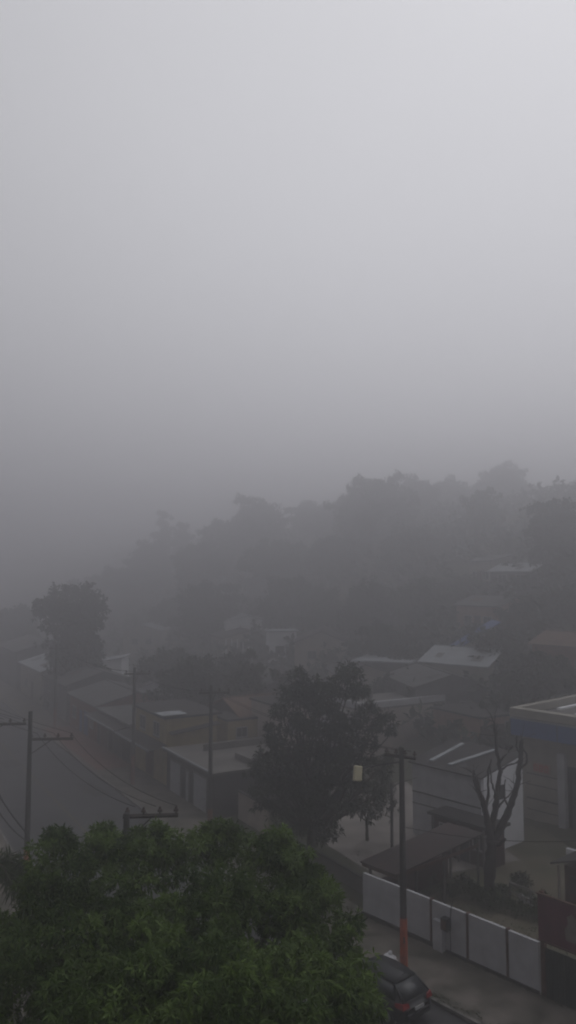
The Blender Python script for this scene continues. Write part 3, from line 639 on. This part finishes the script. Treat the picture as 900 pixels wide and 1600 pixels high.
    MB().tube([(-1.2, 0, 1.46), (-1.4, 0, 1.62)], .01, 5).build('aerial', 'rubber', c)
    return c
car()
mb = MB(); mb.blob((0, 0, .28), .36, 12, 8, (1, .9, .85), .09); mb.blob((.05, 0, .60), .10, 8, 5, (1, 1, 1.2), .2)
o = mb.build('rubbish_bag', 'bag', smooth=True); o.location = L2(4.25, -2.9, .13); tag(o, 'white plastic rubbish bag at the foot of the orange pole', 'rubbish bag')
# white flower tubs in yard
for i, (u, v) in enumerate(((815, 1400), (828, 1404), (838, 1416), (850, 1408))):
    p = onz(u, v+12); mb = MB(); mb.tube([(0, 0, 0), (0, 0, .4), (0, 0, .42), (0, 0, .1)], [.16, .24, .20, .14], 12, False); mb.tube([(0,0,0),(0,0,.06)],.155,12)
    r_ = thing('plant_pot', 'white plant pot standing under the pipe rail', 'plant pot', p, 0, 'white pots under the pipe rail'); mb.build('pot', 'bag', r_)
    leaves('plant', 'leaf_mid', rng.normal(0, .1, (14, 3))+np.array([0, 0, .5]), np.tile([0, 0, 1.0], (14, 1)), .28, .07, r_, .1, 6)
# ------------------------------------------------------------------ trees
def px_lobes(L, Y0, sc=1.0):
    return [(at(u, v, Y0+dy), r*Y0/F*sc) for (u, v, dy, r) in L]
# foreground mango
mango = [(100,1366,1.4,66),(150,1348,1.8,52),(205,1358,2.0,66),(258,1338,2.6,48),(305,1352,2.6,62),(362,1342,2.8,56),(415,1350,2.6,60),(455,1362,2.2,50),(480,1405,1.4,52),
 (488,1460,.8,72),(530,1498,.3,46),(552,1540,-.4,46),(562,1600,-1,52),(20,1450,.3,68),(70,1430,.6,74),(140,1440,.4,82),(230,1435,.8,88),(330,1430,1.0,90),(410,1440,1.0,82),
 (30,1540,-.8,85),(110,1530,-1,84),(200,1520,-1.0,85),(300,1510,-.9,84),(390,1520,-1.3,70),(455,1540,-1.4,78),(250,1580,-2.4,80),(340,1560,-2.8,72),(420,1600,-2.6,80),(520,1600,-1.6,74),
 (150,1620,-2.4,90),(60,1640,-2.2,90),(300,1670,-3,110),(450,1690,-2.6,110),(540,1680,-1.6,75),(200,1760,-2.5,130),(400,1780,-2.4,130),(500,1420,2,40),(478,1375,2,30),(95,1318,2,28),(165,1312,2.4,30),(235,1308,2.8,30),(345,1308,3,32),(440,1318,3,30),(-40,1500,0,80),(-60,1600,-1,100)]
def clusters(lobes, n, fr, out=.78):
    L = [(c-Vector((0, 0, r*.15)), r*.62) for c, r in lobes]
    for c, r in lobes:
        for _ in range(n):
            d = Vector(rng.normal(size=3)).normalized(); d.z = abs(d.z)*.8 if random.random() < .75 else d.z
            L.append((c+d*r*out*random.uniform(.85, 1.15), r*fr*random.uniform(.7, 1.25)))
    return L
tree('mango_tree', 'big leafy mango tree filling the bottom left of the view', 'tree', (-3.1, 17.6, 0), clusters(px_lobes(mango, 17.5, .98), 8, .33), 'leaf_mango', .19, .042, 17, k=10, trunk_r=.38, fork=.5, droop=.5, lump=.2, inner=.12, limbs=22)
# bushy street tree
street = [(468,1072,0,20),(455,1090,.3,20),(480,1095,0,22),(545,1062,.5,22),(530,1085,.3,22),(560,1085,.6,18),(505,1112,0,28),(440,1115,-.3,18),(578,1112,.5,16),(600,1125,.2,16),(612,1145,.3,10),(585,1140,.4,18),
 (472,1135,-.5,32),(540,1135,.3,28),(515,1150,0,30),(575,1165,.4,16),(430,1160,-.4,18),(415,1185,-.5,16),(445,1190,-.6,30),(490,1180,-.2,36),(535,1185,.2,32),(572,1195,.5,20),(598,1212,.8,14),
 (420,1220,-.4,20),(455,1232,-.6,32),(505,1225,0,38),(550,1222,.4,26),(405,1240,-.3,14),(480,1265,-.2,30),(525,1262,.3,26),(440,1268,.2,20),(560,1262,1,14),(500,1290,.2,22),(455,1292,.2,14)]
tree('bushy_street_tree', 'dark bushy street tree in the centre before the garden wall', 'tree', L1(-6.0, .6), px_lobes(street+[(507,1080,.2,22),(470,1305,.3,20),(448,1285,.6,16),(508,1312,.3,18),(400,1205,0,12),(412,1260,0,14),(608,1190,.5,12),(425,1140,0,12),(590,1240,.5,14),(465,1055,0,10),(548,1046,.5,12)], 43.5, .98), 'leaf_dark', .34, .085, 8.5, k=8, trunk_r=.27, fork=.36, lump=.5, inner=.35, flat=.72)
small = [(575,1245,0,28),(545,1262,0,24),(600,1262,.3,22),(585,1275,0,20),(560,1238,.5,18)]
tree('small_garden_tree', 'small thin-trunked tree between the bushy tree and the carport', 'tree', onz(573, 1312), px_lobes(small, 47), 'leaf_dark', .3, .13, 4.5, k=6, trunk_r=.1, fork=.55, lump=.3)
# pruned bare tree
c = thing('bare_tree', 'pruned leafless tree with stubby forked limbs in the walled yard', 'tree', onz(765, 1388))
b0 = c.location
def path(mb, pts, r0, r1, Y=39.6, n=8):
    P = [at(u, v, Y+dy)-b0 for u, v, dy in pts]; out = []; rad = []
    m = len(P)
    for i in range(m-1):
        for j in range(5):
            t = j/5; p = P[i].lerp(P[i+1], t)
            if i+j: p = p+Vector((random.uniform(-1, 1), random.uniform(-1, 1), 0))*.03
            out.append(p); rad.append(.82*(r0+(r1-r0)*((i+t)/(m-1)))*random.uniform(.88, 1.15))
    out.append(P[-1]); rad.append(r1); mb.tube(out, rad, n)
mb = MB()
path(mb, [(764,1395,0),(766,1350,0),(768,1312,0)], .36, .30)
path(mb, [(768,1318,0),(762,1285,0),(758,1262,-.2),(747,1235,-.5),(744,1212,-.6)], .26, .10)
path(mb, [(747,1235,-.5),(742,1222,-.6),(740,1208,-.4)], .11, .06)
path(mb, [(766,1300,0),(774,1268,.2),(776,1245,.3),(782,1205,.5),(777,1178,.5),(774,1150,.5),(772,1128,.6)], .22, .06)
path(mb, [(768,1318,0),(782,1296,.2),(797,1262,.5),(808,1228,.7),(812,1195,.8),(815,1158,.8)], .26, .12)
path(mb, [(811,1205,.8),(822,1192,.8),(823,1178,.8),(817,1170,.8)], .08, .05)
path(mb, [(782,1205,.5),(792,1196,.3),(804,1193,.2)], .07, .04)
path(mb, [(780,1190,.5),(792,1178,.4),(801,1165,.3)], .06, .04)
path(mb, [(778,1262,.2),(788,1250,0),(802,1236,-.2)], .06, .03)
path(mb, [(773,1322,0),(782,1318,-.2),(789,1311,-.3)], .12, .08)
path(mb, [(795,1265,.4),(786,1240,.2),(790,1218,.1)], .07, .03)
path(mb, [(758,1264,-.2),(764,1240,-.4),(762,1205,-.5),(768,1186,-.5)], .09, .035)
path(mb, [(814,1180,.8),(806,1166,.7),(808,1150,.6)], .06, .03)
path(mb, [(776,1245,.3),(768,1222,.1),(766,1196,0)], .07, .03)
mb.build('trunk', 'deadbark', c, True)
for (u, v) in ((744,1212),(740,1208),(772,1128),(776,1150),(815,1158),(802,1236),(760,1262),(804,1193),(746,1240),(808,1228)):
    for _ in range(4):
        tw = MB(); a = random.uniform(0, 6.28); l = random.uniform(12, 30); path(tw, [(u, v, .3), (u+math.cos(a)*l*.5, v-abs(math.sin(a))*l*.6, .3+random.uniform(-.3, .3)), (u+math.cos(a)*l, v-abs(math.sin(a))*l, .2)], .025, .008, n=4); tw.build('twig', 'deadbark', c)

# palm-like plant at left edge
c = thing('palm', 'palm with drooping fronds at the left edge above the mango tree', 'palm', (-9.6, 25, 0)); mb = MB(); limb(mb, (0, 0, 0), (.1, 0, 6.9), .16, .11, 6, 9, .02); mb.build('trunk', 'bark', c, True)
P, D = [], []
for i in range(17):
    a = i*2.39; tl = random.uniform(.2, 1.1); L = 1.7; dr = Vector((math.cos(a), math.sin(a), 0)); st = MB(); pts = []
    for j in range(9):
        t = j/8; p = Vector((.1, 0, 6.9))+dr*L*t*math.cos(tl*.5)+Vector((0, 0, L*(math.sin(tl)*t-1.0*t*t))); pts.append(p)
        if j:
            for sd in range(4): P.append(tuple(p)); D.append(tuple(dr*.4+Vector((0, 0, -.3))))
    st.tube(pts, [.025]*8+[.01], 4); st.build('frond', 'bark', c)
leaves('leaflets', 'leaf_mid', np.array(P), np.array(D), .5, .05, c, .5, 5)
# umbrella tree
um = [(80,952,0,24),(72,962,1,14),(118,940,1,30),(145,952,0,20),(100,968,-1,30),(135,975,0,26),(115,1000,0,34),(105,1035,0,32),(132,1040,1,30),(118,1070,0,34),(108,1090,1,28),(138,1015,0,24)]
tree('umbrella_tree', 'flat-topped tall tree standing alone in fog at the left', 'tree', (-25.9, 95, 0), px_lobes(um, 95, 1.1), 'leaf_dark', .5, .3, 2.6, k=8, trunk_r=.3, fork=.3, lump=.3)
FT = [ # u, vtop, Y, width px, label, leaf
 (590,745,150,135,'broad round-headed tree highest on the misty ridge','leaf_mid'),
 (548,772,158,62,'smaller tree at the left shoulder of the broad ridge tree','leaf_mid'),
 (650,752,172,80,'tree just right of the broad round-headed ridge tree','leaf_dark'),
 (705,757,188,90,'faint tree between the two highest ridge trees','leaf_dark'),
 (785,739,192,120,'faintest wide tree on the skyline at the right','leaf_dark'),
 (838,768,200,70,'faint skyline tree right of the faintest wide one','leaf_dark'),
 (890,762,175,80,'skyline tree at the right edge of the view','leaf_dark'),
 (755,768,128,62,'pale green cone-shaped tree on the right slope','leaf_light'),
 (872,782,92,118,'large dark tree filling the right edge of the slope','leaf_dark'),
 (493,795,190,90,'low wide tree in the dip of the ridge','leaf_dark'),
 (400,781,178,112,'rounded ridge tree left of the dip','leaf_mid'),
 (345,812,178,80,'sloping tree beside the rounded ridge tree','leaf_mid'),
 (256,800,205,34,'thin tall tree poking up at the left of the ridge','leaf_dark'),
 (284,818,203,38,'second thin tall tree beside the thinnest one','leaf_dark'),
 (238,850,195,76,'round tree below the thin tall pair','leaf_dark'),
 (185,888,190,84,'low tree where the ridge runs down to the left','leaf_dark'),
 (135,905,190,64,'last low tree at the left foot of the ridge','leaf_dark'),
 (310,850,165,90,'slope tree under the sloping ridge tree','leaf_dark'),
 (440,850,150,120,'large slope tree under the rounded ridge tree','leaf_mid'),
 (525,840,145,90,'slope tree in the middle below the ridge dip','leaf_dark'),
 (640,840,130,120,'full slope tree beneath the broad ridge tree','leaf_dark'),
 (700,850,135,80,'slope tree left of the pale green cone','leaf_dark'),
 (325,908,132,104,'dark round tree above the red verandah house','leaf_dark'),
 (265,940,150,70,'small tree behind the long pale roof','leaf_dark'),
 (450,905,125,100,'dark tree behind the broad red roof','leaf_dark'),
 (575,915,108,110,'tall dark tree in the middle of the slope','leaf_dark'),
 (510,925,118,80,'tree between the red roof and the tall dark tree','leaf_mid'),
 (665,918,104,110,'domed tree above the blue sloping roof','leaf_mid'),
 (605,975,92,90,'dark tree right of the thin pale roof edge','leaf_dark'),
 (830,945,86,100,'tree below the bright roof on the right slope','leaf_dark'),
 (780,985,80,90,'dark tree right of the broad pale roof','leaf_dark'),
 (885,925,84,80,'dense tree above the orange roof at the right','leaf_dark'),
 (840,1020,70,100,'dark tree behind the blue banded building','leaf_dark'),
 (760,1050,84,80,'round tree behind the pink house','leaf_dark'),
 (640,1015,88,70,'tree left of the broad pale roof','leaf_dark'),
 (280,1015,92,110,'dark wide tree above the tan house','leaf_dark'),
 (370,1020,80,90,'dark tree above the orange tiled house','leaf_dark'),
 (235,1030,88,70,'small dark tree behind the shop roofs','leaf_dark'),
 (305,1030,74,120,'spreading dark tree just behind the tan house roof','leaf_dark'),
 (385,1040,72,90,'dark tree just above the slanted orange roof','leaf_dark'),
 (455,1045,68,70,'dark tree behind the narrow beige house','leaf_dark'),
 (180,1065,92,60,'faint small tree behind the shop with the pale-edged awning','leaf_dark'),
 (800,1040,80,70,'dark tree over the left corner of the blue banded building','leaf_dark'),
 (610,1055,80,60,'low dark tree above the long parapet','leaf_dark'),
 (670,960,100,70,'dark tree just above the broad pale roof','leaf_dark'),
 (730,925,105,70,'slope tree left of the bright roof','leaf_mid'),
 (20,950,150,90,'faint tree in the fog at the far left','leaf_dark'),
]
for (u, v, Y, w, lab, lm) in FT: far_tree(u, v, Y, w, lab, lm)
# yard shrubs near bare tree
for (u, v, r, lab) in ((740,1395,16,'low shrub left of the bare tree in the yard'), (788,1402,15,'low shrub right of the bare tree in the yard'), (812,1378,12,'shrub touching the pipe rail'), (702,1392,12,'weedy shrub left of the low shrub behind the wall'), (668,1378,11,'dark shrub under the carport edge'), (765,1408,16,'dense shrub hiding the foot of the bare tree'),
 (728,1378,10,'small shrub in front of the dark red shed'), (835,1428,13,'shrub among the white pots'), (808,1422,13,'shrub between the bare tree and the white pots'), (600,1232,12,'shrub behind the thin service post'), (690,1235,9,'shrub against the grey-fronted house')):
    p = onz(u, v+r*.6); Yp = p.y
    root = thing('shrub', lab, 'shrub', p); P, D = lobe_points([((random.uniform(-.3, .3), random.uniform(-.3, .3), r/F*Yp*.7), r/F*Yp*random.uniform(.7, 1)) for _ in range(4)], 9)
    leaves('foliage', 'leaf_mid' if r > 12 else 'leaf_dark', P, D, .22, .07, root, .2, 6)
    s_ = MB(); [limb(s_, (0, 0, 0), (random.uniform(-.3, .3), random.uniform(-.3, .3), .5), .03, .01, 3, 5) for _ in range(4)]; s_.build('stem', 'bark', root)
# hillside undergrowth, roadside weeds
P = []; D = []
while len(P) < 9000:
    Y = random.uniform(60, 330); X = random.uniform(-.5, .5)*Y
    d = .866*X+.5*Y
    if d < 43 or random.random() > 90/Y: continue
    z = g(X, Y); hgt = random.uniform(.2, 2.2) if random.random() < .8 else random.uniform(1, 4)
    for _ in range(3): P.append((X+random.uniform(-.9, .9), Y+random.uniform(-.9, .9), z+hgt*random.random())); D.append((0, 0, 1))
tag(leaves('undergrowth', 'leaf_dark', np.array(P), np.array(D, float), 1.3, .7, None, .1, 6), 'dense scrub covering the hillside between the houses', 'undergrowth', kind='stuff')
P = []; D = []
for _ in range(700):
    k = random.uniform(-6, 16); m = random.choice((random.gauss(-.12, .07), random.gauss(-3.15, .12), random.uniform(.5, 6)))
    p = L2(k, m); P.append((p.x, p.y, .14 if m < 0 else .05)); D.append((0, 0, 1))
for _ in range(900):
    p = L2(random.uniform(-1, 9), random.uniform(.4, 7)); P.append((p.x, p.y, .05)); D.append((0, 0, 1))
tag(leaves('weeds', 'leaf_mid', np.array(P), np.array(D, float), .09, .022, None, .0, 7, .8), 'weeds growing on the sidewalk edges and in the yard', 'weeds', kind='stuff')
# ------------------------------------------------------------------ haze
mb = MB(); mb.box(-455, -395, -1.2, 455, 515, 48); hz = mb.build('haze', 'wire')
m, nt, N, L, b = new_mat('haze_air'); N.remove(b)
pv = N.new('ShaderNodeVolumePrincipled'); pv.inputs['Density'].default_value = .0122; pv.inputs['Color'].default_value = (.905, .898, .925, 1)
pv.inputs['Anisotropy'].default_value = .82
L.new(pv.outputs[0], N['Material Output'].inputs['Volume']); hz.data.materials[0] = m; hz['kind'] = 'stuff'
hz['label'] = 'grey fog filling the whole valley'; hz['category'] = 'fog'
# ------------------------------------------------------------------ light
SUN_EL, SUN_AZ = 62, 50
SKY_NISH, SKY_DIR, SKY_MAP = .35, (.50, .55, .67), (-.5, 1.0, .9, 12.3)            # azimuth measured from +Y towards +X
w = bpy.data.worlds.new('World'); S.world = w; w.use_nodes = True; N, L = w.node_tree.nodes, w.node_tree.links
sky = N.new('ShaderNodeTexSky'); sky.sky_type = 'NISHITA'; sky.sun_disc = False; sky.sun_elevation = R(SUN_EL); sky.sun_rotation = R(SUN_AZ)
sky.dust_density = 6; sky.air_density = 1.2
hs = N.new('ShaderNodeHueSaturation'); hs.inputs['Saturation'].default_value = .08; hs.inputs['Value'].default_value = SKY_NISH
L.new(sky.outputs[0], hs.inputs['Color'])
tc = N.new('ShaderNodeTexCoord')         # overcast cloud layer: brighter overhead and towards the hidden sun
dt = N.new('ShaderNodeVectorMath'); dt.operation = 'DOT_PRODUCT'; dt.inputs[1].default_value = SKY_DIR
L.new(tc.outputs['Generated'], dt.inputs[0])
mr = N.new('ShaderNodeMapRange'); mr.interpolation_type = 'SMOOTHSTEP'
for k_, v_ in zip(('From Min', 'From Max', 'To Min', 'To Max'), SKY_MAP): mr.inputs[k_].default_value = v_
L.new(dt.outputs['Value'], mr.inputs['Value'])
cn = N.new('ShaderNodeTexNoise'); cn.inputs['Scale'].default_value = 1.6; cn.inputs['Detail'].default_value = 3
L.new(tc.outputs['Generated'], cn.inputs['Vector'])
cm = N.new('ShaderNodeMapRange'); cm.inputs['To Min'].default_value = .92; cm.inputs['To Max'].default_value = 1.08; L.new(cn.outputs['Fac'], cm.inputs['Value'])
mu = N.new('ShaderNodeMath'); mu.operation = 'MULTIPLY'; L.new(mr.outputs['Result'], mu.inputs[0]); L.new(cm.outputs['Result'], mu.inputs[1])
cl = N.new('ShaderNodeMix'); cl.data_type = 'RGBA'; cl.blend_type = 'MULTIPLY'; cl.inputs[0].default_value = 1; cl.inputs[7].default_value = (.972, .976, 1.02, 1)
L.new(mu.outputs[0], cl.inputs[6])
ad = N.new('ShaderNodeMix'); ad.data_type = 'RGBA'; ad.blend_type = 'ADD'; ad.inputs[0].default_value = 1
L.new(hs.outputs[0], ad.inputs[6]); L.new(cl.outputs[2], ad.inputs[7]); L.new(ad.outputs[2], N['Background'].inputs['Color']); N['Background'].inputs['Strength'].default_value = .1
sd = bpy.data.lights.new('sun', 'SUN'); sd.energy = .5; sd.angle = R(40); sd.color = (1, .98, .95)
so = bpy.data.objects.new('sun', sd); COL.objects.link(so)
dv = Vector((math.sin(R(SUN_AZ))*math.cos(R(SUN_EL)), math.cos(R(SUN_AZ))*math.cos(R(SUN_EL)), math.sin(R(SUN_EL))))
so.rotation_euler = dv.to_track_quat('Z', 'Y').to_euler()
# ------------------------------------------------------------------ camera
cd = bpy.data.cameras.new('camera'); cd.sensor_fit = 'VERTICAL'; cd.sensor_height = 36; cd.lens = 36*F/1600; cd.clip_end = 3000; cd.clip_start = .1
co = bpy.data.objects.new('camera', cd); COL.objects.link(co); co.location = (0, 0, CZ); co.rotation_euler = (math.pi/2+PITCH, 0, 0); S.camera = co
S.view_settings.view_transform = 'Standard'; S.view_settings.look = 'None'; S.view_settings.exposure = -1.03; S.view_settings.gamma = 1
S.cycles.use_denoising = True; S.cycles.filter_width = 2.0
S.cycles.volume_bounces = 3; S.cycles.max_bounces = 6; S.cycles.diffuse_bounces = 3; S.cycles.transparent_max_bounces = 16
